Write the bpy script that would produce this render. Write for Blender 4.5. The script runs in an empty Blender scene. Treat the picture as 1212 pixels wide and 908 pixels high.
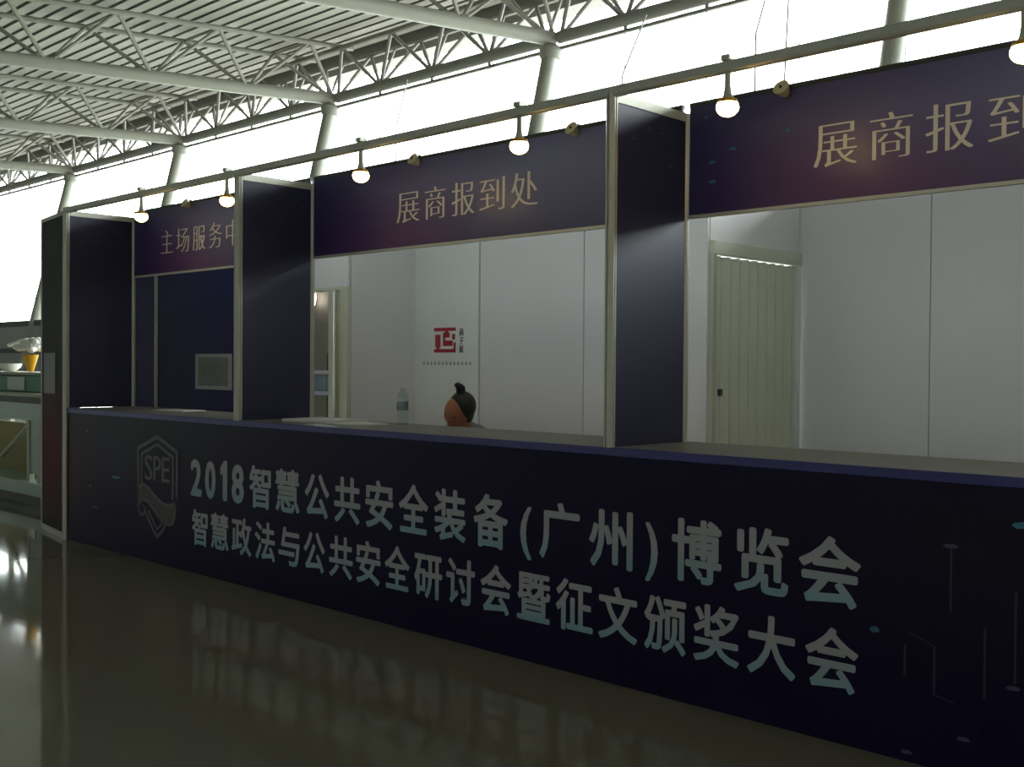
import bpy, bmesh, math, random
from mathutils import Matrix, Vector
random.seed(7)
C = bpy.context.scene.collection

# ------------------------------------------------------------------ camera
cam_d = bpy.data.cameras.new('camera'); cam = bpy.data.objects.new('camera', cam_d); C.objects.link(cam)
cam_d.sensor_width = 36.0; cam_d.lens = 1290 / 1212 * 36; cam_d.clip_start = 0.05; cam_d.clip_end = 600
R = Matrix(((0.71928906, -0.0161517, 0.69452312), (0.69467193, 0.00613256, -0.71930056), (0.00735872, 0.99985075, 0.01563121)))
cam.matrix_world = Matrix.Translation((8.19855582, -3.60719474, 1.34)) @ R.to_4x4()
bpy.context.scene.camera = cam

# ------------------------------------------------------------------ world, exposure
SKY = 11.0
w = bpy.data.worlds.new('overcast_sky'); bpy.context.scene.world = w; w.use_nodes = True
bg = w.node_tree.nodes['Background']; bg.inputs[0].default_value = (0.97, 1.0, 1.0, 1); bg.inputs[1].default_value = SKY
vs = bpy.context.scene.view_settings
vs.view_transform = 'Standard'; vs.look = 'None'; vs.gamma = 1; vs.exposure = 0.2; vs.use_curve_mapping = False
bpy.context.scene.cycles.max_bounces = 10
bpy.context.scene.cycles.diffuse_bounces = 6
bpy.context.scene.cycles.transparent_max_bounces = 16

# daylight portal in the glass wall: emits nothing, only tells the sampler where the sky comes in
pd = bpy.data.lights.new('daylight_portal', 'AREA'); pd.shape = 'RECTANGLE'; pd.size = 82; pd.size_y = 7.6
po = bpy.data.objects.new('daylight_portal', pd); C.objects.link(po)
po.location = (-19, 10.9, 3.8); po.rotation_euler = (math.radians(-90), 0, 0); pd.cycles.is_portal = True

# ------------------------------------------------------------------ materials
def mat(name, col, rough=0.5, metal=0.0, spec=0.5, noise=0.0, nscale=8.0, bump=0.0):
    m = bpy.data.materials.new(name); m.use_nodes = True
    nt = m.node_tree; b = nt.nodes['Principled BSDF']
    b.inputs['Base Color'].default_value = (*col, 1); b.inputs['Roughness'].default_value = rough
    b.inputs['Metallic'].default_value = metal; b.inputs['Specular IOR Level'].default_value = spec
    tc = nt.nodes.new('ShaderNodeTexCoord'); n = nt.nodes.new('ShaderNodeTexNoise')
    n.inputs['Scale'].default_value = nscale; n.inputs['Detail'].default_value = 3
    nt.links.new(tc.outputs['Object'], n.inputs['Vector'])
    if noise > 0:
        r = nt.nodes.new('ShaderNodeMapRange'); r.inputs['To Min'].default_value = 1 - noise; r.inputs['To Max'].default_value = 1 + noise
        nt.links.new(n.outputs['Fac'], r.inputs['Value'])
        mx = nt.nodes.new('ShaderNodeVectorMath'); mx.operation = 'SCALE'; mx.inputs[0].default_value = col
        nt.links.new(r.outputs[0], mx.inputs['Scale']); nt.links.new(mx.outputs[0], b.inputs['Base Color'])
    if bump > 0:
        bp = nt.nodes.new('ShaderNodeBump'); bp.inputs['Strength'].default_value = bump; bp.inputs['Distance'].default_value = 0.01
        nt.links.new(n.outputs['Fac'], bp.inputs['Height']); nt.links.new(bp.outputs[0], b.inputs['Normal'])
    return m
def emit(name, col, s):
    m = bpy.data.materials.new(name); m.use_nodes = True; nt = m.node_tree; nt.nodes.clear()
    e = nt.nodes.new('ShaderNodeEmission'); e.inputs[0].default_value = (*col, 1); e.inputs[1].default_value = s
    o = nt.nodes.new('ShaderNodeOutputMaterial'); nt.links.new(e.outputs[0], o.inputs[0]); return m
def glass(name, col, refl=0.06, rough=0.02):
    m = bpy.data.materials.new(name); m.use_nodes = True; nt = m.node_tree; nt.nodes.clear()
    t = nt.nodes.new('ShaderNodeBsdfTransparent'); t.inputs[0].default_value = (*col, 1)
    g = nt.nodes.new('ShaderNodeBsdfGlossy'); g.inputs['Roughness'].default_value = rough
    lw = nt.nodes.new('ShaderNodeLayerWeight'); pw = nt.nodes.new('ShaderNodeMath'); pw.operation = 'POWER'; pw.inputs[1].default_value = 5
    f = nt.nodes.new('ShaderNodeMath'); f.operation = 'MULTIPLY_ADD'; f.inputs[1].default_value = 0.35; f.inputs[2].default_value = refl
    nt.links.new(lw.outputs['Facing'], pw.inputs[0]); nt.links.new(pw.outputs[0], f.inputs[0])
    x = nt.nodes.new('ShaderNodeMixShader'); o = nt.nodes.new('ShaderNodeOutputMaterial')
    nt.links.new(f.outputs[0], x.inputs[0]); nt.links.new(t.outputs[0], x.inputs[1]); nt.links.new(g.outputs[0], x.inputs[2]); nt.links.new(x.outputs[0], o.inputs[0])
    return m
def graphic(name, base, patches, rough=0.35, spec=0.5):
    """printed vinyl: base colour with big soft colour patches, print and painted lamplight, given in metres (object X, Z, radius, colour)"""
    m = mat(name, base, rough, 0, spec); nt = m.node_tree; b = nt.nodes['Principled BSDF']
    tc = nt.nodes.new('ShaderNodeTexCoord')
    prev = None
    for (px, pz, rx, rz, col) in patches:
        mp = nt.nodes.new('ShaderNodeMapping'); mp.vector_type = 'POINT'
        mp.inputs['Location'].default_value = (-px / rx, 0, -pz / rz); mp.inputs['Scale'].default_value = (1 / rx, 0, 1 / rz)
        g = nt.nodes.new('ShaderNodeTexGradient'); g.gradient_type = 'SPHERICAL'
        nt.links.new(tc.outputs['Object'], mp.inputs[0]); nt.links.new(mp.outputs[0], g.inputs[0])
        mx = nt.nodes.new('ShaderNodeMix'); mx.data_type = 'RGBA'
        mx.inputs[7].default_value = (*col, 1)
        nt.links.new(g.outputs['Fac'], mx.inputs[0])
        if prev is None: mx.inputs[6].default_value = (*base, 1)
        else: nt.links.new(prev, mx.inputs[6])
        prev = mx.outputs[2]
    if prev: nt.links.new(prev, b.inputs['Base Color'])
    return m
M = {}
M['alu'] = mat('brushed_aluminium', (0.62, 0.62, 0.54), 0.4, 0.2, noise=0.08, nscale=30)
M['floor'] = mat('polished_terrazzo', (0.25, 0.247, 0.205), 0.068, 0, 0.5, noise=0.06, nscale=2.5)
M['slat'] = mat('white_ceiling_slat', (0.31, 0.31, 0.258), 0.6, noise=0.06, nscale=1.5)
M['void'] = mat('ceiling_void', (0.06, 0.06, 0.05), 0.9)
M['column'] = mat('painted_column_steel', (0.24, 0.24, 0.20), 0.5, noise=0.05)
M['steel'] = mat('painted_white_steel', (0.28, 0.28, 0.235), 0.45, noise=0.05)
M['girder'] = mat('painted_grey_steel', (0.20, 0.20, 0.175), 0.5, noise=0.05)
M['wall'] = mat('white_partition_board', (0.78, 0.76, 0.79), 0.45, noise=0.03, nscale=1.2)
M['whiteboard'] = mat('glossy_white_board', (0.80, 0.82, 0.80), 0.3, noise=0.02)
M['joint'] = mat('grey_joint_strip', (0.40, 0.40, 0.39), 0.5)
M['pvc'] = mat('cream_pvc', (0.66, 0.67, 0.55), 0.4, noise=0.04)
M['hall'] = mat('hall_wall_paint', (0.78, 0.78, 0.76), 0.7, noise=0.05)
M['counter'] = graphic('printed_counter_vinyl', (0.016, 0.012, 0.046), [(0.0, 0.62, 0.7, 0.7, (0.055, 0.012, 0.02)), (6.9, 0.75, 1.2, 0.5, (0.024, 0.018, 0.036)), (1.3, 0.95, 1.8, 0.5, (0.024, 0.022, 0.036))], 0.3, 0.08)
M['fascia'] = graphic('printed_lamplit_fascia_vinyl', (0.045, 0.040, 0.15), [(0.9, 2.12, 0.9, 0.5, (0.14, 0.035, 0.16)), (2.0, 2.45, 1.7, 0.55, (0.19, 0.20, 0.40))], 0.36)  # purple patch is print; the pale blue top paints lamplight into the colour
M['fin'] = mat('printed_partition_vinyl', (0.026, 0.027, 0.080), 0.4, noise=0.15, nscale=1.0)
M['bluewall'] = mat('navy_wall_vinyl', (0.026, 0.027, 0.10), 0.5, 0, 0.15, noise=0.1, nscale=1.0)
M['wing'] = graphic('printed_wing_vinyl', (0.04, 0.042, 0.046), [(-0.3, 0.65, 0.7, 0.65, (0.13, 0.015, 0.03))], 0.6, 0.12)
M['blueedge'] = mat('royal_blue_trim', (0.02, 0.018, 0.20), 0.35)
M['ctop'] = mat('grey_worktop', (0.24, 0.24, 0.23), 0.5, noise=0.06)
M['gold'] = mat('cream_lettering', (0.88, 0.80, 0.72), 0.4)
M['paper'] = mat('white_paper', (0.88, 0.89, 0.88), 0.6, noise=0.04)
M['greyprint'] = mat('grey_print', (0.27, 0.30, 0.29), 0.6, noise=0.1, nscale=40)
M['red'] = mat('red_print', (0.42, 0.02, 0.05), 0.5)
M['black'] = mat('black_print', (0.03, 0.03, 0.025), 0.5)
M['cyan'] = mat('cyan_print', (0.05, 0.22, 0.33), 0.5)
M['violet'] = mat('violet_print', (0.09, 0.08, 0.16), 0.5)
M['lineprint'] = mat('faint_line_print', (0.04, 0.033, 0.065), 0.5)
M['crest'] = mat('silver_grey_print', (0.15, 0.15, 0.155), 0.5)
M['crestband'] = mat('dark_silver_print', (0.075, 0.075, 0.078), 0.5)
M['bulb'] = emit('warm_bulb_glow', (1.0, 0.66, 0.22), 20)
M['backlamp'] = emit('cool_lamp_glow', (1.0, 0.98, 0.9), 12)
M['lampwhite'] = mat('lamp_housing', (0.55, 0.55, 0.45), 0.4)
M['amber'] = mat('amber_collar', (0.7, 0.35, 0.03), 0.4)
M['cream'] = mat('cream_reflector', (0.62, 0.58, 0.36), 0.35)
M['wire'] = mat('steel_wire', (0.3, 0.3, 0.28), 0.5, 0.3)
M['skin'] = mat('skin', (0.46, 0.17, 0.10), 0.5, noise=0.08)
M['hair'] = mat('black_hair', (0.012, 0.013, 0.012), 0.4, noise=0.3, nscale=60)
M['shirt'] = mat('grey_shirt', (0.30, 0.28, 0.28), 0.8, noise=0.1)
M['trousers'] = mat('dark_trousers', (0.03, 0.03, 0.04), 0.8)
M['plastic'] = glass('clear_plastic', (0.86, 0.9, 0.9))
M['capwhite'] = mat('white_cap', (0.8, 0.8, 0.8), 0.3)
M['pane'] = glass('facade_glass', (0.93, 0.96, 0.95))
M['kgreen'] = mat('green_crate_plastic', (0.09, 0.24, 0.15), 0.5, noise=0.1)
M['klight'] = mat('pale_green_panel', (0.34, 0.45, 0.39), 0.35, noise=0.08)
M['kdark'] = mat('dark_trim', (0.05, 0.055, 0.05), 0.5)
M['kbrown'] = mat('mustard_board', (0.20, 0.17, 0.05), 0.6, noise=0.1)
M['kframe'] = mat('pale_frame', (0.42, 0.44, 0.34), 0.45)
M['yellow'] = mat('yellow_vase', (0.85, 0.42, 0.02), 0.4)
M['petal'] = mat('white_petals', (0.88, 0.88, 0.84), 0.7)
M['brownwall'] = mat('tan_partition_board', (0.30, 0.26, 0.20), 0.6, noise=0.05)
M['ground'] = mat('pale_concrete', (0.42, 0.42, 0.40), 0.8, noise=0.08, nscale=0.6)
M['far'] = mat('grey_render', (0.10, 0.105, 0.10), 0.8, noise=0.1, nscale=0.3)
M['farlight'] = mat('light_grey_cladding', (0.26, 0.27, 0.28), 0.7)
M['farglass'] = mat('dark_window_glass', (0.05, 0.06, 0.06), 0.2)
def lettermat():
    m = mat('silver_cyan_lettering', (0.4, 0.4, 0.4), 0.5); nt = m.node_tree; b = nt.nodes['Principled BSDF']
    tc = nt.nodes.new('ShaderNodeTexCoord'); s = nt.nodes.new('ShaderNodeSeparateXYZ'); cr = nt.nodes.new('ShaderNodeValToRGB')
    nt.links.new(tc.outputs['Object'], s.inputs[0]); nt.links.new(s.outputs[2], cr.inputs[0]); nt.links.new(cr.outputs[0], b.inputs['Base Color'])
    A = (0.48, 0.48, 0.51, 1); B = (0.29, 0.49, 0.56, 1)
    e = cr.color_ramp.elements; e[0].position = 0.20; e[0].color = B; e[1].position = 0.31; e[1].color = A
    x = e.new(0.449); x.color = A; x = e.new(0.452); x.color = B; x = e.new(0.50); x.color = B; x = e.new(0.62); x.color = A
    return m
M['letters'] = lettermat()

# ------------------------------------------------------------------ mesh helpers
class MB:
    def __init__(s): s.v = []; s.f = []; s.sm = False
    def add(s, vs, fs):
        o = len(s.v); s.v += [tuple(v) for v in vs]; s.f += [tuple(i + o for i in f) for f in fs]; return s
    def box(s, x0, x1, y0, y1, z0, z1, bev=0.0):
        if bev <= 0:
            return s.add([(x0,y0,z0),(x1,y0,z0),(x1,y1,z0),(x0,y1,z0),(x0,y0,z1),(x1,y0,z1),(x1,y1,z1),(x0,y1,z1)],
                         [(0,3,2,1),(4,5,6,7),(0,1,5,4),(1,2,6,5),(2,3,7,6),(3,0,4,7)])
        bm = bmesh.new(); bmesh.ops.create_cube(bm, size=1)
        for v in bm.verts:
            v.co = Vector(((x0+x1)/2 + v.co.x*(x1-x0), (y0+y1)/2 + v.co.y*(y1-y0), (z0+z1)/2 + v.co.z*(z1-z0)))
        bmesh.ops.bevel(bm, geom=bm.edges[:], offset=bev, segments=1, affect='EDGES')
        bm.verts.index_update()
        s.add([v.co[:] for v in bm.verts], [[v.index for v in f.verts] for f in bm.faces]); bm.free(); return s
    def tube(s, a, b, r0, r1=None, n=8):
        a = Vector(a); b = Vector(b); r1 = r0 if r1 is None else r1
        d = (b - a).normalized(); u = d.orthogonal().normalized(); w_ = d.cross(u)
        vs_ = []
        for p, r in ((a, r0), (b, r1)):
            for i in range(n):
                t = 2*math.pi*i/n; vs_.append(p + (u*math.cos(t) + w_*math.sin(t))*r)
        s.add(vs_, [(i, (i+1) % n, n + (i+1) % n, n + i) for i in range(n)] + [tuple(range(n))[::-1], tuple(range(n, 2*n))]); return s
    def path(s, pts, r, n=6):
        for a, b in zip(pts, pts[1:]): s.tube(a, b, r, r, n)
        return s
    def lathe(s, prof, c=(0,0,0), n=20, M_=None):
        vs_ = []; fs = []
        for (r, z) in prof:
            for i in range(n):
                t = 2*math.pi*i/n; p = Vector((r*math.cos(t), r*math.sin(t), z))
                if M_: p = M_ @ p
                vs_.append(p + Vector(c))
        for k in range(len(prof)-1):
            for i in range(n): fs.append((k*n+i, k*n+(i+1) % n, (k+1)*n+(i+1) % n, (k+1)*n+i))
        fs.append(tuple(range(n))[::-1]); fs.append(tuple((len(prof)-1)*n+i for i in range(n)))
        return s.add(vs_, fs)
    def ell(s, c, r, n=16, m=10, M_=None):
        prof = [(math.sin(math.pi*k/m), -math.cos(math.pi*k/m)) for k in range(m+1)]
        prof = [(max(a, 1e-3), b) for a, b in prof]
        S = Matrix.Diagonal(Vector(r)); 
        return s.lathe(prof, c, n, (M_ @ S) if M_ else S)
    def prism(s, poly, y0, y1):
        n = len(poly)
        return s.add([(x, y0, z) for x, z in poly] + [(x, y1, z) for x, z in poly],
                     [tuple(range(n)), tuple(range(n, 2*n))[::-1]] + [(i, n+i, n+(i+1) % n, (i+1) % n) for i in range(n)])
    def stroke(s, pts, wd, y0, y1, closed=False):
        """flat printed line following (x,z) points"""
        n = len(pts)
        rng = range(n if closed else n-1)
        for i in rng:
            a = Vector(pts[i]); b = Vector(pts[(i+1) % n]); d = (b-a); 
            if d.length < 1e-6: continue
            d.normalize(); q = Vector((-d.y, d.x))*wd/2; a = a - d*wd*0.25; b = b + d*wd*0.25
            s.prism([tuple(a-q), tuple(b-q), tuple(b+q), tuple(a+q)], y0, y1)
        return s
    def mesh(s, name, m=None, smooth=False):
        me = bpy.data.meshes.new(name); me.from_pydata(s.v, [], s.f); me.update()
        bm = bmesh.new(); bm.from_mesh(me); bmesh.ops.recalc_face_normals(bm, faces=bm.faces); bm.to_mesh(me); bm.free()
        if m: me.materials.append(m)
        if smooth:
            me.polygons.foreach_set('use_smooth', [True]*len(me.polygons))
            try: me.set_sharp_from_angle(angle=0.7)
            except Exception: pass
        return me
    def build(s, name, m, parent=None, smooth=False):
        return link(name, s.mesh(name, m, smooth), parent)
def link(name, me, parent=None, mw=None):
    o = bpy.data.objects.new(name, me); C.objects.link(o)
    if parent is not None:
        o.parent = parent; o.matrix_parent_inverse = PINV.get(parent.name, Matrix())
    if mw is not None: o.matrix_basis = mw
    return o
PINV = {}
def thing(name, loc, label=None, cat=None, group=None, kind=None):
    o = bpy.data.objects.new(name, None); C.objects.link(o); o.location = loc; o.empty_display_size = 0.1
    PINV[o.name] = Matrix.Translation(-Vector(loc))
    tag(o, label, cat, group, kind); return o
def tag(o, label=None, cat=None, group=None, kind=None):
    if label: o['label'] = label
    if cat: o['category'] = cat
    if group: o['group'] = group
    if kind: o['kind'] = kind
    return o
def copy_tree(src, delta):
    """copy a thing with its parts (parts are built in world coordinates under an inverse offset)"""
    r = src.copy(); C.objects.link(r); r.location = src.location + Vector(delta)
    for ch in list(src.children):
        c = ch.copy(); C.objects.link(c); c.parent = r; c.matrix_parent_inverse = ch.matrix_parent_inverse.copy()
        for g in list(ch.children):
            d = g.copy(); C.objects.link(d); d.parent = c
    return r
def seg_matrix(a, b, r):
    a = Vector(a); b = Vector(b); d = b - a
    q = d.to_track_quat('Z', 'Y').to_matrix().to_4x4()
    return Matrix.Translation(a) @ q @ Matrix.Diagonal((r, r, d.length, 1))
unit_tube = {}
def bar(name, a, b, r, m, parent, n=8):
    k = (m.name, n)
    if k not in unit_tube:
        mb = MB(); mb.tube((0,0,0), (0,0,1), 1, 1, n); unit_tube[k] = mb.mesh('bar_' + m.name, m, True)
    return link(name, unit_tube[k], parent, seg_matrix(a, b, r))

# ------------------------------------------------------------------ lettering
def glyph(ch, offset=0.0):
    if ch == '1':
        P = [(0.30,0),(0.44,0),(0.44,0.73),(0.33,0.73),(0.16,0.60),(0.16,0.49),(0.30,0.58)]
        return [(a, b, 0.0) for a, b in P], [tuple(range(7))]
    c = bpy.data.curves.new('glyph', 'FONT'); c.body = ch; c.offset = offset; c.resolution_u = 3
    o = bpy.data.objects.new('glyph', c); C.objects.link(o); bpy.context.view_layer.update()
    me = bpy.data.meshes.new_from_object(o.evaluated_get(bpy.context.evaluated_depsgraph_get()))
    vs_ = [tuple(v.co) for v in me.vertices]; fs = [tuple(p.vertices) for p in me.polygons]
    bpy.data.objects.remove(o); bpy.data.curves.remove(c); bpy.data.meshes.remove(me)
    return vs_, fs
def letters(items, base, em, y, name, m, parent, offs, off=0.0):
    """items: (char, x0, x1). glyph fitted to the width, baseline and em height in metres; offs: emboldening shifts"""
    for ch, x0, x1 in items:
        mb = MB(); vs_, fs = glyph(ch, off)
        a = min(v[0] for v in vs_); b = max(v[0] for v in vs_)
        ex = max(abs(o[0]) for o in offs); sx = (x1 - x0 - 2*ex) / (b - a)
        for k, (dx, dz) in enumerate(offs):
            yy = y - 0.00005*k
            P = [(x0 + ex + (v[0]-a)*sx + dx, yy, base + v[1]*em + dz) for v in vs_]
            mb.add(P, fs)
        me = bpy.data.meshes.new(name); me.from_pydata(mb.v, [], mb.f); me.update(); me.materials.append(m)
        link(name, me, parent)

# ================================================================== SETTING
fl = MB().box(-60, 22, -22, 12, -0.2, 0).build('floor', M['floor']); tag(fl, kind='structure')
gr = MB().box(-160, 60, 12, 120, -0.3, -0.05).build('ground', M['ground']); tag(gr, kind='structure')
EZ = 6.53; EY = 9.3; DX, DY, DZ = 0.1906, 0.9811, 0.0321
def ceil_z(y): return EZ + 1.02 - (EY - y)*DZ/DY
ceiling = thing('ceiling', (0, 0, 7.5), kind='structure')
mb = MB(); mb.add([(-60,-22,ceil_z(-22)+.12), (22,-22,ceil_z(-22)+.12), (22,10.25,ceil_z(10.25)+.12), (-60,10.25,ceil_z(10.25)+.12),
                   (-60,-22,ceil_z(-22)+.3), (22,-22,ceil_z(-22)+.3), (22,10.25,ceil_z(10.25)+.3), (-60,10.25,ceil_z(10.25)+.3)],
                  [(0,1,2,3),(4,7,6,5),(0,4,5,1),(1,5,6,2),(2,6,7,3),(3,7,4,0)])
mb.build('roof_deck', M['void'], ceiling)
slat_me = MB().box(-60, 22, -0.092, 0.092, -0.006, 0.008).mesh('slat', M['slat'])
y = -21.8
while y < 9.8:
    link('slat', slat_me, ceiling, Matrix.Translation((0, y, ceil_z(y)))); y += 0.278
# unseen hall walls behind and beside the camera, closed and white to shape the light
tag(MB().box(-60, 22, -22.3, -22, 0, 8).build('wall_south', M['hall']), kind='structure')
tag(MB().box(22, 22.3, -22, 12, 0, 8).build('wall_east', M['hall']), kind='structure')
tag(MB().box(-60.3, -60, -22, 12, 0, 8).build('wall_west', M['hall']), kind='structure')

tag(MB().box(-60, 22, 9.9, 10.3, ceil_z(10)-0.34, ceil_z(10)+0.13).build('trim_1', M['girder']), kind='structure')
JX = [-3.4 + 5.76*k for k in range(-9, 5)]
# facade glazing: one window per bay, with cable mullions and panes
pane_me = MB().box(0.012, 1.428, -0.006, 0.006, 0.01, 3.15).mesh('pane', M['pane'])
for i, x0 in enumerate(JX[:-1]):
    wn = thing('window_%d' % (i+1), (x0, EY, 0), kind='structure')
    for k in range(4):
        for r in range(2):
            link('pane', pane_me, wn, Matrix.Translation((x0 + 1.44*k, EY, 0.02 + 3.17*r)))
        bar('mullion_cable', (x0 + 1.44*k, EY-0.04, 0), (x0 + 1.44*k + 0.02, EY-0.04, 6.36), 0.009, M['wire'], wn, 6)
        bar('stub', (x0 + 1.44*k, EY, 6.36), (x0 + 1.44*k, EY, 6.5), 0.03, M['girder'], wn, 6)
    MB().box(x0, x0+5.76, EY-0.03, EY+0.03, 6.33, 6.38).build('head_rail', M['girder'], wn)
    MB().box(x0, x0+5.76, EY-0.02, EY+0.02, 3.165, 3.195).build('transom', M['klight'], wn)

# columns, roof trusses, eave trusses
ORD = ['first','second','third','fourth','fifth','sixth','seventh','eighth','ninth','tenth','eleventh','twelfth','thirteenth','fourteenth']
vis = {k: i for i, k in enumerate(range(12, -1, -1))}
for i, x in enumerate(JX):
    n = 12 - i  # 0 = nearest right, counts leftwards/away
    if n < 2: where = 'beyond the right edge, ' + ('nearest the right' if n < 1 else 'second from the right')
    cl = 'pale round leaning column against the bright glass wall, %s from the right end of the booth' % ORD[max(n-2, 0)]
    if i >= 11: cl = 'pale round leaning column against the glass wall, %s beyond the right frame edge' % ('just' if i == 11 else ORD[i-11] + ' one') 
    if i == 10: cl = 'pale thick leaning column above the right-hand booth sign'
    if i == 9: cl = 'pale leaning column rising above the sign of the middle bay, left of its right post'
    if i == 8: cl = 'pale leaning column rising just behind the left end of the middle bay sign'
    if i == 7: cl = 'slim pale column rising above the leftmost booth sign'
    if i == 6: cl = 'thin distant column above the far left front post of the booth'
    if i < 6: cl = 'distant pale column far along the glass wall, %s left of the booth end' % ORD[5-i]
    t = thing('column', (x, 7.72, 0), cl, 'column', 'leaning columns along the glass wall')
    MB().tube((x, 7.72, 0), (x, EY-0.05, 6.41), 0.175, 0.125, 16).build('shaft', M['column'], t, True)
    MB().lathe([(0.16,0),(0.19,0.05),(0.19,0.16),(0.14,0.2)], (x, EY-0.07, 6.2), 12).build('collar', M['column'], t, True)
    MB().lathe([(0.3,0),(0.3,0.02),(0.2,0.03)], (x, 7.72, 0.0), 12).build('base_plate', M['steel'], t, True)
    # roof truss
    L = 31.0 if i > 2 else 31.0; step = 1.75; nn = int(L/step)
    P = Vector((x, EY, EZ)); d = Vector((-DX, -DY, -DZ))
    tl = 'white triangular roof truss meeting the %s' % (
        {10:'thick column above the right sign', 9:'column above the middle sign', 8:'column at the left end of the middle sign', 7:'slim column above the leftmost sign', 6:'thin column above the far left post'}.get(i, ('%s column beyond the booth\'s left end' % ORD[5-i]) if i < 6 else ('%s column past the right frame edge' % ORD[i-11])))
    tr = thing('roof_truss', tuple(P), tl, 'truss', 'roof trusses')
    up = Vector((0, 0, 0.86)); lat = Vector((0.6, 0, 0))
    bar('bottom_chord', P, P + d*L, 0.115, M['steel'], tr, 12)
    bar('top_chord', P + up + lat, P + up + lat + d*L, 0.05, M['steel'], tr)
    bar('top_chord', P + up - lat, P + up - lat + d*L, 0.05, M['steel'], tr)
    seen = min(nn, 18)
    for k in range(nn):
        b0 = P + d*step*k; mid = step*0.5
        for s_ in (-1, 1):
            bar('web_bar', b0, b0 + d*mid + up + lat*s_, 0.036, M['steel'], tr, 6)
            bar('web_bar', b0 + d*mid + up + lat*s_, b0 + d*step, 0.036, M['steel'], tr, 6)
        bar('cross_tie', b0 + d*mid + up + lat, b0 + d*mid + up - lat, 0.03, M['steel'], tr, 6)
    # eave truss of this bay
    if i < len(JX)-1:
        gl = 'grey lattice eave truss on the glass wall, %s' % (
            {10:'above the right sign', 9:'above the post right of the middle sign', 8:'above the middle sign', 7:'above the leftmost sign', 6:'above the far left post'}.get(i, ('%s bay beyond the left end' % ORD[5-i]) if i < 6 else ('%s bay past the right edge' % ORD[i-11])))
        g = thing('eave_truss', (x, EY, EZ), gl, 'truss', 'eave trusses along the glass wall')
        Q = Vector((x+5.76, EY, EZ)); u2 = Vector((0, 0.35, 0.78)); u3 = Vector((0, -0.35, 0.78)); step2 = 1.44
        bar('bottom_chord', P + Vector((0.12,0,0)), Q - Vector((0.12,0,0)), 0.10, M['girder'], g, 12)
        e_ = Vector((0.03, 0, 0))
        bar('top_chord', P + u2 + e_, Q + u2 - e_, 0.05, M['girder'], g); bar('top_chord', P + u3 + e_, Q + u3 - e_, 0.05, M['girder'], g)
        for k in range(4):
            a = P + Vector((step2*k, 0, 0)); b = a + Vector((step2, 0, 0)); m_ = a + Vector((step2/2, 0, 0))
            if k == 0: a = a + Vector((0.15, 0, 0))
            if k == 3: b = b - Vector((0.15, 0, 0))
            for u in (u2, u3):
                bar('web_bar', a, m_ + u, 0.035, M['girder'], g, 6); bar('web_bar', m_ + u, b, 0.035, M['girder'], g, 6)
            bar('strut', b, b + u2, 0.03, M['girder'], g, 6)

# far left, inside the hall by the glass
bl = thing('exhibition_wall', (-27, 8.2, 0), 'dark grey exhibition wall by the glass at the far left edge of the picture', 'wall')
MB().box(-36, -18.5, 8.2, 8.5, 0, 2.46).build('panel', M['far'], bl)
MB().box(-25.6, -20, 8.12, 8.2, 1.72, 2.3).build('light_panel', M['farlight'], bl)
MB().box(-24.6, -20, 8.10, 8.2, 1.0, 1.6).build('light_panel', M['farlight'], bl)
MB().lathe([(0.2,0),(0.24,0.1),(0.2,0.26)], (-22.9,8.05,1.25), 12).build('white_disc', M['petal'], bl, True)

# ================================================================== BOOTH
def post(x, y, z0, z1, name, parent, r=0.022):
    mb = MB(); prof = []
    for k in range(8):
        a = math.pi/8 + k*math.pi/4; prof.append((x + r*math.cos(a)/math.cos(math.pi/8)*1.0, y + r*math.sin(a)/math.cos(math.pi/8)))
    pts = []
    for k in range(8):   # eight-sided profile with a groove on every other face
        a = Vector(prof[k]); b = Vector(prof[(k+1) % 8]); pts.append(a)
        if k % 2 == 1:
            c = Vector((x, y)); p1 = a.lerp(b, 0.32); p2 = a.lerp(b, 0.68); pts += [p1, p1.lerp(c, 0.3), p2.lerp(c, 0.3), p2]
    n = len(pts)
    mb.add([(p.x, p.y, z0) for p in pts] + [(p.x, p.y, z1) for p in pts],
           [tuple(range(n)), tuple(range(n, 2*n))] + [(i, (i+1) % n, n+(i+1) % n, n+i) for i in range(n)])
    return mb.build(name, M['alu'], parent)
FX = [0.0, 2.40, 5.29, 8.20]; BY = 0.54
# --- counter
ct = thing('counter', (4.1, 0, 0), 'long dark blue reception counter with printed white Chinese lettering on its front', 'counter')
seams = [(0.022, 6.8495), (6.8505, 8.2)]
for a, b in seams:
    MB().box(max(a,0.026), min(b,8.17), 0.0, 0.018, 0.0, 0.965).build('front_panel', M['counter'], ct)
MB().box(0.026, 8.17, -0.006, 0.02, 0.965, 1.0, 0.002).build('edge_trim', M['blueedge'], ct)
MB().box(0.026, 8.17, 0.0201, 0.58, 0.975, 1.0).build('countertop', M['ctop'], ct)
MB().box(0.03, 8.17, 0.56, 0.575, 0.0, 0.974).build('back_panel', M['wall'], ct)
L1 = [('2',1.849,1.984),('0',2.025,2.151),('1',2.205,2.285),('8',2.336,2.473),('智',2.533,2.761),('慧',2.809,3.049),('公',3.098,3.327),('共',3.373,3.602),('安',3.645,3.874),('全',3.918,4.145),('装',4.189,4.415),('备',4.468,4.698),('(',4.776,4.847),('广',4.896,5.132),('州',5.185,5.422),(')',5.487,5.551),('博',5.62,5.855),('览',5.912,6.146),('会',6.187,6.43)]
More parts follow.
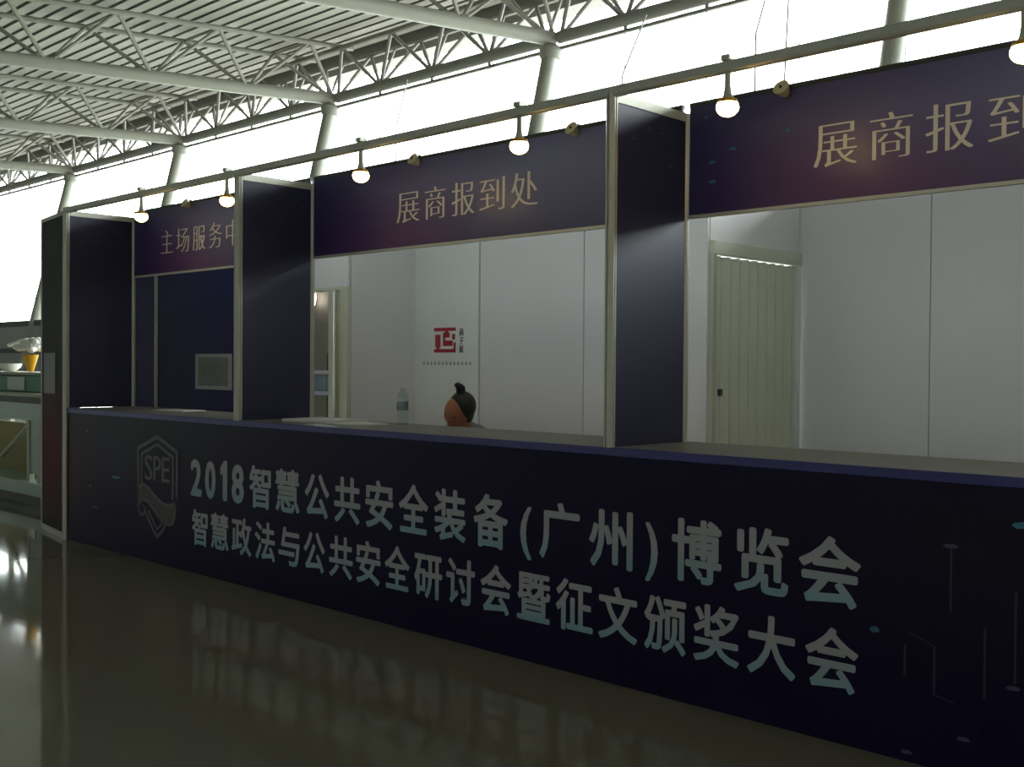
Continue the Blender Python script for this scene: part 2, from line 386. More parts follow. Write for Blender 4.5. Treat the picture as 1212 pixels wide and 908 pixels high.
L2 = [('智',1.866,2.057),('慧',2.097,2.304),('政',2.338,2.557),('法',2.594,2.806),('与',2.841,3.051),('公',3.091,3.29),('共',3.329,3.539),('安',3.568,3.774),('全',3.808,4.006),('研',4.041,4.249),('讨',4.28,4.481),('会',4.519,4.721),('暨',4.759,4.964),('征',4.997,5.21),('文',5.241,5.45),('颁',5.485,5.692),('奖',5.728,5.939),('大',5.974,6.179),('会',6.217,6.424)]
def ring(r, n=8): return [(0,0)] + [(r*math.cos(2*math.pi*k/n), r*math.sin(2*math.pi*k/n)) for k in range(n)]
DG = [q for q in L1 if q[0] in '2018']; BR = [q for q in L1 if q[0] in '()']; HZ = [q for q in L1 if q[0] not in '2018()']
letters(HZ, 0.513, 0.262, -0.0015, 'printed_character', M['letters'], ct, ring(0.0062))
letters(DG, 0.505, 0.315, -0.0015, 'printed_character', M['letters'], ct, ring(0.010))
letters(BR, 0.525, 0.25, -0.0015, 'printed_character', M['letters'], ct, ring(0.006))
letters(L2, 0.207, 0.238, -0.0015, 'printed_character', M['letters'], ct, ring(0.0052))
# crest
mb = MB(); cx = 1.412
def tr(pts, c=(cx, 0)): return [(c[0] + a, b) for a, b in pts]
y0, y1 = -0.0022, -0.0005
outer = [(-0.275,0.765),(0,0.860),(0.275,0.765),(0.275,0.42),(0.235,0.36)]
mb.stroke(tr([(-0.262,0.45),(-0.265,0.760),(0,0.850),(0.262,0.762),(0.258,0.42)]), 0.026, y0, y1)
mb.stroke(tr([(-0.215,0.46),(-0.215,0.725),(0,0.800),(0.212,0.725),(0.205,0.45)]), 0.022, y0, y1)
mb.stroke(tr([(-0.165,0.335),(-0.05,0.215),(0.0,0.178),(0.06,0.215),(0.14,0.300)]), 0.024, y0, y1)
mb.stroke(tr([(-0.12,0.345),(-0.03,0.25),(0.0,0.228),(0.05,0.262),(0.10,0.31)]), 0.018, y0, y1)
mb.stroke(tr([(-0.262,0.37),(-0.268,0.46),(-0.245,0.50),(-0.19,0.517),(-0.12,0.498),(-0.02,0.445),(0.08,0.405),(0.17,0.405),(0.235,0.425),(0.268,0.455)]), 0.020, y0, y1)
mb.stroke(tr([(-0.262,0.37),(-0.20,0.415),(-0.13,0.405),(-0.03,0.345),(0.07,0.285),(0.15,0.272),(0.205,0.285),(0.235,0.33),(0.245,0.40),(0.268,0.455)]), 0.020, y0, y1)
mb.stroke(tr([(-0.262,0.37),(-0.255,0.33),(-0.22,0.305),(-0.18,0.315),(-0.165,0.35),(-0.19,0.375)]), 0.018, y0, y1)
mb.build('crest_outline', M['crest'], ct)
MB().prism(tr([(-0.255,0.39),(-0.2,0.42),(-0.13,0.41),(-0.03,0.35),(0.07,0.29),(0.15,0.277),(0.20,0.288),(0.232,0.33),(0.24,0.42),(0.17,0.402),(0.08,0.402),(-0.02,0.44),(-0.12,0.492),(-0.19,0.512),(-0.245,0.49)]), -0.001, -0.0003).build('crest_ribbon', M['crestband'], ct)
letters([('S',cx-0.175,cx-0.065),('P',cx-0.055,cx+0.050),('E',cx+0.060,cx+0.165)], 0.552, 0.245, -0.0015, 'printed_character', M['crest'], ct, [(0,0),(0.003,0),(-0.003,0)])
# printed dashes and circuit lines
def dash(mbx, x, z, wd, h=0.010, yy=0.0):
    mbx.prism([(x-wd/2, z-h*0.3), (x-wd*0.2, z-h), (x+wd*0.45, z-h*0.6), (x+wd/2, z+h*0.2), (x+wd*0.2, z+h), (x-wd*0.4, z+h*0.5)], yy-0.0015, yy-0.0003)
for x, z, wd in ((0.812,0.533,0.13),(6.482,0.433,0.035),(6.964,0.847,0.05)):
    mb = MB(); dash(mb, x, z, wd, 0.012); mb.build('printed_dash', M['cyan'], ct)
for x, z, wd in ((0.496,0.292,0.10),(0.413,0.44,0.05),(0.357,0.842,0.04),(6.743,0.755,0.05),(6.948,0.324,0.045),(6.793,0.123,0.045),(6.602,0.033,0.04),(4.408,0.22,0.04)):
    mb = MB(); dash(mb, x, z, wd, 0.008); mb.build('printed_dash', M['violet'], ct)
for x, a, b in ((6.746,0.535,0.751),(6.592,0.292,0.40),(6.694,0.25,0.412),(6.859,0.27,0.50),(6.954,0.34,0.636)): MB().box(x-0.0035, x+0.0035, -0.0012, -0.0003, a, b).build('printed_line', M['lineprint'], ct)
for (x0,z0,x1,z1) in ((6.60,0.445,6.694,0.412),(6.694,0.25,6.76,0.235)): MB().stroke([(x0,z0),(x1,z1)], 0.003, -0.0012, -0.0003).build('printed_line', M['lineprint'], ct)

# --- fin walls between the bays
finlab = ['dark printed side wall at the far left end of the booth, with aluminium posts',
          'dark printed dividing wall between the leftmost and the middle bay',
          'dark blue dividing wall between the middle and right bays, lit below its top band',
          'dark dividing wall closing the right-hand bay beyond the frame']
for i, x in enumerate(FX):
    t = thing('dividing_wall', (x, 0.27, 0), finlab[i], 'partition', 'dividing walls of the booth')
    zb = 0.0 if i in (0, 3) else 1.0005
    post(x, 0.0, zb, 2.5, 'front_post', t, 0.024); post(x, BY, 0.0 if i == 3 else 1.0005, 2.5, 'back_post', t, 0.017)
    MB().box(x-0.009, x+0.009, 0.023, BY-0.017, 1.0005, 2.46).build('panel', M['fin'], t)
    MB().box(x-0.014, x+0.014, 0.023, BY-0.017, 2.46, 2.50).build('top_profile', M['alu'], t)
    rr = random.Random(i+3)
    for k in range(4):
        yy = 0.1 + 0.1*k + rr.random()*0.05; zz = 2.1 + rr.random()*0.3
        MB().box(x+0.009, x+0.0105, yy, yy+0.02, zz, zz+0.008).build('printed_dash', M['violet'], t)
# front overhead rail
rl = MB().box(-0.02, 8.4, -0.02, 0.02, 2.479, 2.5215, 0.006).build('overhead_rail', M['alu'])
tag(rl, 'long grey aluminium rail along the top front, from which the lamps hang', 'rail')
# --- fascias
bays = [(0.02, 2.38), (2.42, 5.27), (5.31, 8.18)]
HT = [[('主',0.446,0.626),('场',0.677,0.868),('服',0.915,1.092),('务',1.147,1.317),('中',1.373,1.548)],
      [('展',3.242,3.446),('商',3.49,3.668),('报',3.717,3.9),('到',3.94,4.133),('处',4.176,4.371)],
      [('展',5.933,6.125),('商',6.179,6.356),('报',6.407,6.591),('到',6.644,6.826),('处',6.87,7.06)]]
hl = ['purple-blue fascia sign of the leftmost bay, lettered 主场服务中, partly behind a post',
      'purple-blue fascia sign of the middle bay, lettered 展商报到处',
      'large purple-blue fascia sign at the right, lettered 展商报到 and cut by the frame']
dsh = [[(0.62,2.33),(0.3,2.2)], [(2.69,2.305),(2.62,2.42),(2.78,2.12)], [(5.538,2.31),(5.433,2.263),(5.434,2.176),(5.399,2.468),(5.809,2.352)]]
for (a, b), tx, lb, ds in zip(bays, HT, hl, dsh):
    t = thing('fascia_sign', ((a+b)/2, BY, 2.02), lb, 'sign', 'fascia signs over the bays')
    pn = MB().box(0, b-a, BY, BY+0.006, 2.035, 2.525).build('panel', M['fascia'], t); MB().box(a, b, BY+0.0061, BY+0.016, 2.035, 2.525).build('back_board', M['whiteboard'], t); pn.matrix_basis = Matrix.Translation((a, 0, 0))  # unseen white backing, put in to bounce daylight onto the back walls
    MB().box(a, b, BY-0.004, BY+0.02, 2.525, 2.545).build('top_profile', M['kdark'], t)
    MB().box(a, b, BY-0.003, BY+0.02, 2.020, 2.035).build('bottom_profile', M['alu'], t)
    letters(tx, 2.188, 0.205, BY-0.0015, 'printed_character', M['gold'], t, [(0,0),(0.0045,0),(-0.0045,0),(0.0022,0),(-0.0022,0)], -0.016)
    for k, (x, z) in enumerate(ds):
        mb = MB(); dash(mb, x, z, 0.04 if k < 3 else 0.02, 0.008, BY); mb.build('printed_dash', M['cyan'] if a > 5 else M['violet'], t)

# --- wing panel at far left
wg = thing('wing_panel', (-0.33, 0.06, 0), 'narrow dark panel left of the first post, maroon low down, with a notice', 'partition')
rot = Matrix.Rotation(math.radians(-9), 4, 'Z')
def W(o): o.matrix_basis = rot; return o
wob = []
o = MB().box(-0.665, -0.03, -0.009, 0.009, 0.045, 2.47).build('panel', M['wing'], wg); W(o)
o = MB().box(-0.665, -0.03, -0.014, 0.014, 0.0, 0.045).build('bottom_rail', M['alu'], wg); W(o)
o = MB().box(-0.665, -0.03, -0.014, 0.014, 2.47, 2.5).build('top_rail', M['alu'], wg); W(o)
o = post(-0.68, 0, 0, 2.5, 'post', wg, 0.015); o.data.materials[0] = M['lampwhite']; W(o)
o = MB().box(-0.60, -0.27, -0.0125, -0.0095, 1.10, 1.42).build('notice', mat('grey_notice', (0.27,0.27,0.275), 0.6)); 
o.matrix_basis = rot; tag(o, 'pale square paper notice stuck on the dark wing panel at far left', 'notice')
MB().box(-0.50, -0.38, -0.0135, -0.0125, 1.22, 1.32).build('grey_mark', M['greyprint'], None)
gm = C.objects['grey_mark'] if 'grey_mark' in C.objects else bpy.data.objects['grey_mark']; gm.parent = o

# --- interior walls
def panelwall(name, axis, fixed, a, b, nseam, z1, m, label, z0=0.0, sgn=1, cat='partition', topm=None):
    """run of board panels with aluminium posts at the joints; axis 'x' runs along X at Y=fixed, 'y' along Y at X=fixed"""
    t = thing(name, ((a+b)/2, fixed, z0) if axis == 'x' else (fixed, (a+b)/2, z0), label, cat)
    ed = [a + (b-a)*k/nseam for k in range(nseam+1)]
    for k in range(nseam):
        p, q = ed[k]+0.004, ed[k+1]-0.004
        (MB().box(p, q, fixed, fixed+0.02, z0, z1) if axis == 'x' else MB().box(fixed-0.02, fixed, p, q, z0, z1)).build('panel', m, t)
    mb = MB()
    for k in range(nseam+1):
        e = ed[k]
        if axis == 'x': mb.box(e-0.0042, e+0.0042, fixed+0.006, fixed+0.025, z0, z1)
        else: mb.box(fixed-0.025, fixed-0.006, e-0.0042, e+0.0042, z0, z1)
    mb.build('joint_strip', M['joint'], t)
    (MB().box(a, b, fixed-0.005, fixed+0.025, z1, z1+0.035) if axis == 'x' else MB().box(fixed-0.025, fixed+0.005, a, b, z1, z1+0.035)).build('top_profile', M['alu'], t)
    return t
Z = 2.42
# left bay: blue back wall
bw = thing('blue_back_wall', (0.1, 0.98, 0), 'dark blue back wall inside the leftmost bay with a bright aluminium post', 'partition')
MB().box(-1.2, -0.47, 0.98, 1.0, 0, Z).build('panel', M['bluewall'], bw)
MB().box(-0.43, 1.32, 0.98, 1.0, 0, Z).build('panel', M['bluewall'], bw)
post(-0.45, 0.985, 0, Z+0.03, 'post', bw, 0.022); post(1.34, 0.985, 0, Z+0.03, 'post', bw, 0.02)
MB().box(-1.2, 1.36, 0.975, 1.005, Z, Z+0.035).build('top_profile', M['alu'], bw)
# doorway header and jamb
dl = thing('doorway_frame', (1.77, 0.98, 0), 'white doorway surround at the left end of the middle bay with a metal jamb', 'doorway')
MB().box(1.36, 2.2, 0.98, 1.0, 1.88, Z).build('header_panel', M['wall'], dl)
MB().box(1.36, 2.2, 0.972, 1.005, 1.86, 1.88).build('lintel', M['pvc'], dl)
MB().box(1.985, 2.065, 0.975, 1.005, 0, 1.86, 0.004).build('jamb', M['pvc'], dl)
MB().box(2.075, 2.105, 0.965, 1.005, 0, 1.86, 0.003).build('jamb', M['lampwhite'], dl)
MB().tube((2.09, 0.955, 0), (2.09, 0.955, 1.86), 0.010, 0.010, 10).build('chrome_strip', mat('bright_chrome', (0.8,0.8,0.78), 0.2, 0.6), dl)
MB().box(2.115, 2.2, 0.975, 1.005, 0, 1.86).build('jamb', M['pvc'], dl)
panelwall('side_partition', 'y', 2.2, 1.006, 1.6, 1, Z, M['wall'], 'grey-white side board between the doorway and the panel with the red logo')
# middle back wall : logo board + two boards + last one
mw = thing('back_partition', (3.4, 1.6, 0), 'white board wall at the back of the middle bay carrying the red logo', 'partition')
MB().box(2.2, 2.855, 1.592, 1.62, 0, Z).build('logo_board', M['whiteboard'], mw)
for a, b in ((2.865, 3.785), (3.793, 4.70)):
    MB().box(a, b, 1.6, 1.62, 0, Z).build('panel', M['wall'], mw)
MB().box(2.855, 2.865, 1.605, 1.625, 0, Z).build('joint_strip', M['joint'], mw); MB().box(3.785, 3.793, 1.605, 1.625, 0, Z).build('joint_strip', M['joint'], mw)
MB().box(2.2, 4.7, 1.595, 1.625, Z, Z+0.035).build('top_profile', M['alu'], mw)
# red logo
Yl = 1.592
lx, lz, lw, lh = 2.405, 1.435, 0.225, 0.175
def lb(mbx, a, b, c, d): mbx.box(lx+a*lw, lx+b*lw, Yl-0.002, Yl-0.0002, lz+c*lh, lz+d*lh)
mb = MB()
for q in ((0,1,0.86,1),(0,1,0,0.14),(0.06,0.30,0.2,0.72),(0.12,0.24,0.14,0.2),(0.42,0.72,0.60,0.80),(0.50,0.66,0.80,0.86),(0.42,0.86,0.26,0.48),(0.42,0.52,0.48,0.60),(0.84,0.97,0.52,0.74),(0.90,1.0,0.14,0.40)): lb(mb, *q)
mb.build('red_logo', M['red'], mw)
letters([('商',2.665,2.71)], 1.555, 0.058, Yl-0.001, 'printed_character', M['black'], mw, [(0,0),(0.002,0),(-0.002,0)])
letters([('子',2.665,2.71)], 1.496, 0.058, Yl-0.001, 'printed_character', M['black'], mw, [(0,0),(0.002,0),(-0.002,0)])
letters([('展',2.665,2.71)], 1.438, 0.058, Yl-0.001, 'printed_character', M['black'], mw, [(0,0),(0.002,0),(-0.002,0)])
mb = MB(); rr = random.Random(4)
for k in range(13):   # small illegible caption under the logo
    a = 2.285 + 0.040*k
    mb.box(a, a+0.026, Yl-0.001, Yl-0.0002, 1.352, 1.358); mb.box(a+0.010, a+0.016, Yl-0.001, Yl-0.0002, 1.345, 1.372); mb.box(a+0.002, a+0.022, Yl-0.001, Yl-0.0002, 1.365, 1.369)
mb.build('caption', M['greyprint'], mw)['kind'] = 'stuff'
# right bay: folding door wall, back wall
fw = thing('folding_door', (4.70, 2.1, 0), 'cream concertina folding door in the side wall of the right bay', 'door')
mb = MB(); n = 9; ya, yb = 1.66, 2.56
for k in range(n):
    p = ya + (yb-ya)*k/n; q = ya + (yb-ya)*(k+1)/n; m_ = (p+q)/2
    leaf = MB(); leaf.add([(4.69,p,0.02),(4.715,m_,0.02),(4.69,q,0.02),(4.680,q,0.02),(4.70,m_,0.02),(4.680,p,0.02),(4.69,p,1.98),(4.715,m_,1.98),(4.69,q,1.98),(4.680,q,1.98),(4.70,m_,1.98),(4.680,p,1.98)],
        [(0,1,7,6),(1,2,8,7),(2,3,9,8),(3,4,10,9),(4,5,11,10),(5,0,6,11),(0,5,4,1),(1,4,3,2),(6,7,10,11),(7,8,9,10)])
    leaf.build('fold', M['pvc'], fw)
MB().box(4.672, 4.73, 1.625, 2.615, 1.985, 2.065, 0.004).build('head_track', M['pvc'], fw)
MB().box(4.675, 4.725, 1.625, 1.66, 0, 1.985).build('jamb', M['lampwhite'], fw); MB().box(4.675, 4.725, 2.56, 2.61, 0, 1.985).build('jamb', M['whiteboard'], fw)
MB().box(4.715, 4.735, 1.69, 1.72, 1.18, 1.22, 0.004).build('handle', M['kdark'], fw)
panelwall('door_wall_header', 'y', 4.70, 1.625, 2.628, 1, Z, M['wall'], 'white board above the cream folding door', z0=2.066)
panelwall('rear_partition', 'x', 2.63, 4.66, 8.2, 4, Z, M['wall'], 'wide white board wall at the back of the right bay, with vertical joints')
panelwall('end_partition', 'y', 8.22, 0.6, 2.63, 2, Z, M['wall'], 'white side wall closing the right bay beyond the frame edge')
# room seen through the doorway
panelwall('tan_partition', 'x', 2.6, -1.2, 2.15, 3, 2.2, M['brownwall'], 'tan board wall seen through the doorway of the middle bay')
sh = thing('white_shelf', (0.3, 2.2, 0), 'small white shelf unit seen low through the doorway of the middle bay', 'shelf')
for z in (0.0, 0.42, 0.80, 1.08, 1.26): MB().box(-0.25, 0.85, 2.05, 2.35, z, z+0.03, 0.003).build('shelf_board', M['whiteboard'], sh)
MB().box(-0.27, -0.25, 2.05, 2.35, 0, 1.29).build('side_panel', M['whiteboard'], sh); MB().box(0.85, 0.87, 2.05, 2.35, 0, 1.29).build('side_panel', M['whiteboard'], sh)
o = MB().box(0.22, 0.44, 2.08, 2.28, 1.111, 1.25, 0.008).build('storage_box', M['klight']); tag(o, 'pale green box on the white shelf behind the doorway', 'box')
o = MB().lathe([(0.035,0),(0.04,0.02),(0.04,0.09),(0.015,0.11),(0.015,0.135)], (0.50, 2.14, 1.111), 14).build('green_bottle', M['kgreen'], None, True); tag(o, 'dark green bottle on the white shelf beside the pale box', 'bottle')
o = thing('coat_rail_post', (0.18, 2.5, 0), 'thin dark upright stand behind the shelf in the doorway', 'stand')
bar('pole', (-0.08, 2.5, 0.02), (-0.08, 2.5, 1.45), 0.012, M['kdark'], o); MB().lathe([(0.1,0),(0.1,0.015),(0.02,0.02)], (-0.08,2.5,0), 14).build('base', M['kdark'], o, True)
lp = thing('wall_lamp', (0.13, 2.58, 1.9), 'small bright teardrop wall lamp seen at the top of the doorway', 'lamp')
MB().lathe([(0.003,0),(0.010,0.03),(0.019,0.075),(0.021,0.10),(0.012,0.118)], (-0.33, 2.52, 1.895), 16).build('shade', M['backlamp'], lp, True)
MB().box(-0.345, -0.315, 2.51, 2.6, 2.026, 2.04, 0.003).build('bracket', M['lampwhite'], lp); bar('stem', (-0.33,2.52,2.005),(-0.33,2.52,2.027), 0.006, M['lampwhite'], lp)
# notice on the blue wall
nt_ = MB().box(0.195, 0.742, 0.976, 0.9795, 1.139, 1.423).build('notice', mat('grey_blue_paper', (0.42,0.43,0.45), 0.6))
tag(nt_, 'square pale notice with grey print on the blue wall of the leftmost bay', 'notice')
MB().box(0.24, 0.69, 0.9748, 0.9758, 1.168, 1.395).build('grey_print', mat('dark_grey_print', (0.19,0.21,0.20), 0.6, noise=0.35, nscale=14), nt_)
# papers on the counter
def sheet(x, yy, ang, lb_, n=5, wx=0.21, wy=0.297, m=None):
    t = MB()
    for k in range(n):
        a = math.radians(ang + random.uniform(-2, 2)); 
        c_, s_ = math.cos(a), math.sin(a); z = 1.001 + 0.0015*k
        P = [(x + c_*u - s_*v, yy + s_*u + c_*v) for u, v in ((-wx/2,-wy/2),(wx/2,-wy/2),(wx/2,wy/2),(-wx/2,wy/2))]
        t.add([(p[0], p[1], z) for p in P] + [(p[0], p[1], z+0.0013) for p in P], [(0,3,2,1),(4,5,6,7),(0,1,5,4),(1,2,6,5),(2,3,7,6),(3,0,4,7)])
    o = t.build('paper_stack', m or M['paper']); tag(o, lb_, 'papers'); return o
sheet(2.83, 0.33, 8, 'bright white papers on the counter at the left end of the middle bay', 10, 0.42, 0.30)
sheet(3.22, 0.27, -6, 'white sheets on the counter beside the brighter stack, nearer the bottle', 6, 0.28, 0.25)
sheet(0.95, 0.42, 6, 'white papers on the counter of the leftmost bay', 4, 0.35, 0.2)
# bottle on the counter
bt = thing('water_bottle', (3.41, 0.45, 1.0), 'clear plastic water bottle standing on the counter left of the person', 'bottle')
MB().lathe([(0.026,0),(0.033,0.008),(0.033,0.06),(0.030,0.065),(0.030,0.07),(0.033,0.075),(0.033,0.15),(0.028,0.18),(0.013,0.205),(0.012,0.215)], (3.41,0.45,1.001), 20).build('body', M['plastic'], bt, True)
MB().lathe([(0.0145,0),(0.0145,0.018),(0.013,0.02)], (3.41,0.45,1.213), 16).build('cap', M['capwhite'], bt, True)
MB().lathe([(0.0335,0),(0.0335,0.05)], (3.41,0.45,1.085), 20).build('label_band', glass('label_film',(0.55,0.6,0.6)), bt, True)

# ------------------------------------------------------------------ lamps on the rail
lampx = [1.18, 2.27, 3.59, 4.75, 5.86, 6.955]
where = ['leftmost bay, left half', 'leftmost bay, next to the post', 'left half of the middle sign', 'right half of the middle sign', 'right sign, left end', 'right sign, at the frame edge']
src = None
for k, x in enumerate(lampx):
    if src is None:
        t = thing('hanging_lamp', (x, 0, 2.3), cat='lamp', group='warm lamps hanging from the front rail', label='x')
        MB().box(x-0.02, x+0.02, -0.025, 0.025, 2.522, 2.545, 0.004).build('clamp', M['alu'], t)
        MB().lathe([(0.024,0),(0.016,0.02),(0.012,0.05),(0.012,0.10)], (x,0,2.378), 14).build('stem', M['lampwhite'], t, True)
        MB().lathe([(0.041,0),(0.036,0.012),(0.022,0.020)], (x,0,2.362), 18).build('collar', M['amber'], t, True)
        MB().ell((x,0,2.345), (0.044,0.044,0.036), 20, 12).build('bulb', M['bulb'], t, True)
        src = t
    else:
        t = copy_tree(src, (x-lampx[0], 0, 0))
    t['label'] = 'glowing warm round lamp hanging from the rail: ' + where[k]
sx_ = [0.87, 3.43, 4.63, 5.80]; swh = ['leftmost', 'middle sign, left part', 'middle sign, right part', 'right']
src = None
for k, x in enumerate(sx_):
    if src is None:
        t = thing('spotlight', (x, 0.52, 2.5), label='x', cat='lamp', group='unlit spotlights on the fascia tops')
        Mx = Matrix.Rotation(math.radians(62), 3, 'X')
        MB().lathe([(0.012,-0.05),(0.022,-0.035),(0.034,0.0),(0.036,0.006)], (x,0.50,2.525), 16, Mx).build('reflector', M['cream'], t, True)
        MB().lathe([(0.008,0.0),(0.006,0.012)], (x,0.50,2.525), 10, Mx).build('lamp_face', M['kdark'], t, True)
        MB().box(x-0.006, x+0.006, 0.515, 0.56, 2.5465, 2.555).build('bracket', M['kdark'], t)
        src = t
    else: t = copy_tree(src, (x-sx_[0], 0, 0))
    t['label'] = 'small unlit cream spotlight on the ' + ['leftmost sign','left part of the middle sign','right part of the middle sign','right sign'][k]
# thin suspension wires between the roof and the facade
def wire(pts, lab):
    o = MB().path(pts, 0.013, 6).build('stay_wire', M['wire']); tag(o, lab, 'wire', 'stay wires in front of the glass wall')
wire([(0.72,9.0,6.6),(0.45,9.0,5.75),(0.42,9.0,0.0)], 'thin bent stay wire left of the two above the right lamp')
wire([(0.95,9.0,6.6),(0.88,9.0,5.0),(0.86,9.0,0.0)], 'thin straight stay wire, right one of the pair above the right lamp')
wire([(-1.35,9.0,6.4),(-1.78,9.0,5.6),(-1.88,9.0,0.0)], 'thin slanting stay wire behind the post between the middle and right signs')
wire([(-6.6,9.0,6.4),(-6.9,9.0,5.6),(-6.9,9.0,0.0)], 'thin stay wire above the left part of the middle sign')

# ------------------------------------------------------------------ display table, far left
kt = thing('display_table', (-2.6, 0.9, 0), 'tall pale glass-fronted table left of the booth with a brown board inside', 'table')
kx0, kx1, ky0, ky1 = -4.2, -1.15, 0.6, 1.25
MB().box(kx0, kx1, ky0, ky1, 1.02, 1.05, 0.004).build('tabletop', M['kframe'], kt)
MB().box(kx0+0.02, kx1-0.02, ky0+0.02, ky1-0.02, 0.96, 1.02).build('dark_band', M['kdark'], kt)
MB().box(kx0+0.03, kx1-0.03, ky0+0.01, ky0+0.03, 0.80, 0.96).build('apron', M['klight'], kt)
for x in (kx0+0.05, -2.19, -1.95, kx1-0.08):
    MB().box(x-0.03, x+0.03, ky0, ky0+0.05, 0.12, 0.80, 0.004).build('leg', M['kframe'], kt)
for x in (kx0+0.05, kx1-0.08): MB().box(x-0.03, x+0.03, ky1-0.06, ky1-0.01, 0.12, 0.96, 0.004).build('leg', M['kframe'], kt)
MB().box(-2.16, -1.98, ky0+0.015, ky0+0.03, 0.3, 0.80).build('glass_panel', M['klight'], kt)
MB().box(kx0+0.1, -2.25, 1.0, 1.02, 0.22, 0.72).build('brown_board', M['kbrown'], kt)
MB().tube((-3.0, 0.68, 0.42), (-2.25, 0.68, 0.80), 0.022, 0.022, 8).build('brace', M['kframe'], kt)
MB().box(kx0, kx1, ky0-0.02, ky1, 0.10, 0.22, 0.004).build('lower_shelf', M['klight'], kt)
MB().box(kx0+0.04, kx1-0.04, ky0+0.02, ky1-0.02, 0.0, 0.10).build('plinth', M['kdark'], kt)
o = thing('crate', (-3.1, 0.9, 1.05), 'green plastic crate on the tall pale table', 'crate')
MB().box(-3.9, -2.3, 0.78, 1.1, 1.052, 1.22, 0.01).build('body', M['kgreen'], o)
MB().box(-3.1, -2.68, 0.765, 0.779, 1.07, 1.20).build('label_panel', M['klight'], o)
MB().box(-3.92, -2.28, 0.76, 1.12, 1.221, 1.25, 0.006).build('rim', M['kframe'], o)
o = thing('flower_vase', (-2.86, 0.9, 1.251), 'yellow conical vase of white flowers on the green crate', 'vase')
MB().lathe([(0.02,0),(0.03,0.01),(0.075,0.17),(0.07,0.17)], (-2.86,0.9,1.252), 18).build('vase', M['yellow'], o, True)
rr = random.Random(11); mb = MB()
for k in range(26):
    a = rr.random()*6.28; r = rr.random()*0.13
    mb.ell((-2.90 + r*math.cos(a)*1.3 - 0.02, 0.9 + r*math.sin(a), 1.47 + rr.random()*0.10), (0.045,0.045,0.032), 7, 5)
for k in range(7): mb.ell((-3.06-0.045*k, 0.88, 1.56-0.006*k), (0.04,0.03,0.02), 7, 5)
f = mb.build('blossoms', M['petal'], o, True); f['kind'] = 'stuff'
o = thing('white_bowl', (-3.32, 0.9, 1.251), 'small white bowl left of the yellow vase on the crate', 'bowl')
MB().lathe([(0.05,0),(0.10,0.04),(0.115,0.08),(0.10,0.08),(0.04,0.03)], (-3.32,0.88,1.252), 18).build('bowl', M['petal'], o, True)

# ------------------------------------------------------------------ person behind the counter
def skin_mesh(name, chains, voxel, m, parent, extra=None, sub=1):
    """chains: list of [(x,y,z,r),...]; tapered limbs as overlapping round segments fused by a voxel remesh"""
    mb = MB()
    for ch in chains:
        for a, b in zip(ch, ch[1:]):
            n = 6
            for k in range(n+1):
                t_ = k/n; p = [a[i]*(1-t_)+b[i]*t_ for i in range(4)]
                mb.ell(p[:3], (p[3],)*3, 10, 8)
    if extra: extra(mb)
    o = mb.build(name, m, parent, False)
    md = o.modifiers.new('r', 'REMESH'); md.mode = 'VOXEL'; md.voxel_size = voxel
    md2 = o.modifiers.new('s', 'SMOOTH'); md2.iterations = 4; md2.factor = 0.5
    bpy.context.view_layer.update()
    me = bpy.data.meshes.new_from_object(o.evaluated_get(bpy.context.evaluated_depsgraph_get()))
    o.modifiers.clear(); o.data = me
    me.polygons.foreach_set('use_smooth', [True]*len(me.polygons))
    if not me.materials: me.materials.append(m)
    return o
PX, PY = 3.33, 0.96
st = thing('stool', (PX, 1.22, 0), 'low stool under the person behind the counter, hidden by it', 'stool')
MB().lathe([(0.16,0),(0.17,0.01),(0.17,0.035),(0.15,0.045)], (PX,1.22,0.31), 20).build('seat', M['kdark'], st, True)
for a in range(4):
    c_, s_ = math.cos(a*1.5708+0.785), math.sin(a*1.5708+0.785)
    bar('leg', (PX+0.11*c_, 1.22+0.11*s_, 0.312), (PX+0.16*c_, 1.22+0.16*s_, 0.0), 0.012, M['alu'], st)
pr = thing('person', (PX, 1.15, 0), 'person with black hair in a topknot sitting bent forward behind the counter, head showing', 'person')
HC = Vector((PX, PY, 1.065))                       # head centre
HR = Matrix.Rotation(math.radians(18), 3, 'Y') @ Matrix.Rotation(math.radians(24), 3, 'X')   # bowed and tilted
HR = Matrix.Rotation(math.radians(14), 3, 'Z') @ HR
def H(x, y_, z): return HC + HR @ Vector((x, y_, z))
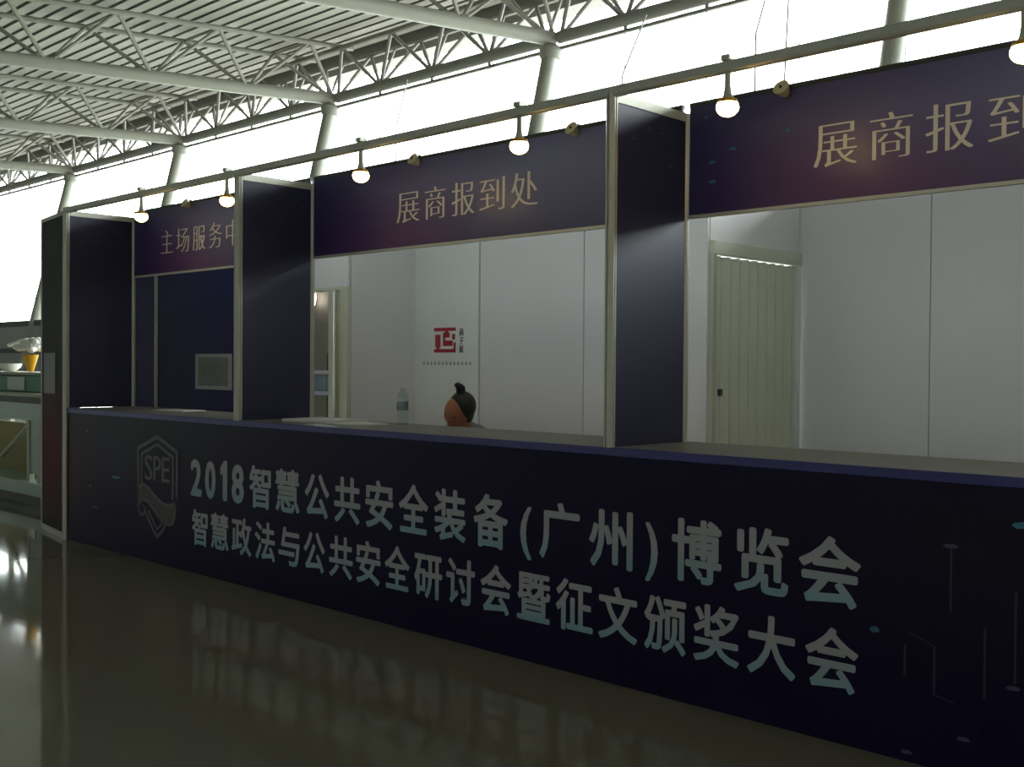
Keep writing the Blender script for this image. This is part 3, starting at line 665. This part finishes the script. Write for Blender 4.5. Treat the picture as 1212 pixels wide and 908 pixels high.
def headshape(mb):
    mb.ell(HC, (0.080, 0.094, 0.100), 20, 14, HR)
    mb.ell(H(0, -0.02, -0.045), (0.056, 0.062, 0.066), 16, 12, HR)      # jaw
    mb.ell(H(0, -0.083, -0.02), (0.012, 0.018, 0.022), 10, 8, HR)       # nose
    mb.ell(H(0, -0.075, 0.002), (0.009, 0.014, 0.026), 10, 8, HR)
    mb.ell(H(0, -0.068, 0.027), (0.045, 0.018, 0.010), 12, 8, HR)       # brow
    mb.ell(H(0, -0.070, -0.062), (0.022, 0.012, 0.007), 10, 8, HR)      # lips
    for s_ in (-1, 1):
        mb.ell(H(0.072*s_, 0.005, -0.012), (0.010, 0.018, 0.030), 10, 8, HR)   # ears
        mb.ell(H(0.036*s_, -0.060, -0.03), (0.022, 0.02, 0.02), 10, 8, HR)     # cheeks
    # hands in the lap: palm, four fingers, thumb
    for s_ in (-1, 1):
        b = Vector((PX + 0.07*s_, 0.84, 0.60))
        mb.ell(b, (0.038, 0.045, 0.016), 12, 8)
        for q in range(4):
            fx = b.x + (q-1.5)*0.018; ln = (0.060, 0.070, 0.066, 0.052)[q]
            for u in range(7): mb.ell((fx, b.y-0.035-ln*u/6, b.z-0.010*(u/6)**2*2), (0.0085,)*3, 8, 6)
        for u in range(6): mb.ell((b.x-0.035*s_-0.02*s_*u/5, b.y-0.005-0.035*u/5, b.z), (0.0095,)*3, 8, 6)
sitz = 0.50
chains = [[(PX,1.23,0.50,0.13),(PX,1.20,0.62,0.115),(PX,1.15,0.74,0.125),(PX,1.09,0.85,0.12)],
          [(PX,1.09,0.88,0.085),(PX,1.03,0.94,0.055),(PX,PY+0.03,1.00,0.05)]]
for s_ in (-1, 1):
    chains.append([(PX+0.05*s_,1.10,0.86,0.07),(PX+0.15*s_,1.10,0.87,0.058),(PX+0.20*s_,1.03,0.72,0.046),(PX+0.19*s_,0.96,0.61,0.040),(PX+0.10*s_,0.87,0.605,0.026)])
    chains.append([(PX+0.08*s_,1.20,0.50,0.092),(PX+0.11*s_,0.98,0.50,0.078),(PX+0.12*s_,0.80,0.49,0.058),(PX+0.12*s_,0.79,0.28,0.050),(PX+0.12*s_,0.81,0.09,0.036),(PX+0.12*s_,0.76,0.045,0.034),(PX+0.12*s_,0.66,0.032,0.028)])
body = skin_mesh('body', chains, 0.0065, M['skin'], pr, headshape)
grow = lambda ch, g: [(a, b, c, r+g) for a, b, c, r in ch]
skin_mesh('shirt', [grow(chains[0], 0.016), grow(chains[2][:4], 0.012), grow(chains[4][:4], 0.012), grow([(PX,1.09,0.88,0.085),(PX,1.055,0.93,0.062)], 0.010)], 0.010, M['shirt'], pr)
skin_mesh('trousers', [grow(chains[3][:5], 0.010), grow(chains[5][:5], 0.010), grow(chains[0][:2], 0.012)], 0.010, M['trousers'], pr)
def hairshape(mb):
    mb.ell(H(0.012, 0.028, 0.026), (0.086, 0.090, 0.096), 18, 12, HR)
    for s_ in (-1, 1): mb.ell(H(0.062*s_, 0.03, -0.02), (0.024, 0.05, 0.06), 12, 8, HR)
    mb.ell(H(-0.005, 0.03, 0.135), (0.030, 0.030, 0.040), 12, 10, HR)       # topknot
    mb.ell(H(-0.02, 0.02, 0.165), (0.024, 0.022, 0.018), 12, 10, HR)
hair = skin_mesh('hair', [], 0.005, M['hair'], pr, hairshape)
for s_ in (-1, 1): MB().ell(H(0.031*s_, -0.080, 0.004), (0.014, 0.008, 0.005), 10, 6, HR).build('eye', M['black'], pr, True)
MB().ell(H(0, -0.083, -0.062), (0.019, 0.006, 0.003), 10, 6, HR).build('mouth', mat('dark_lip', (0.2,0.04,0.04), 0.5), pr, True)
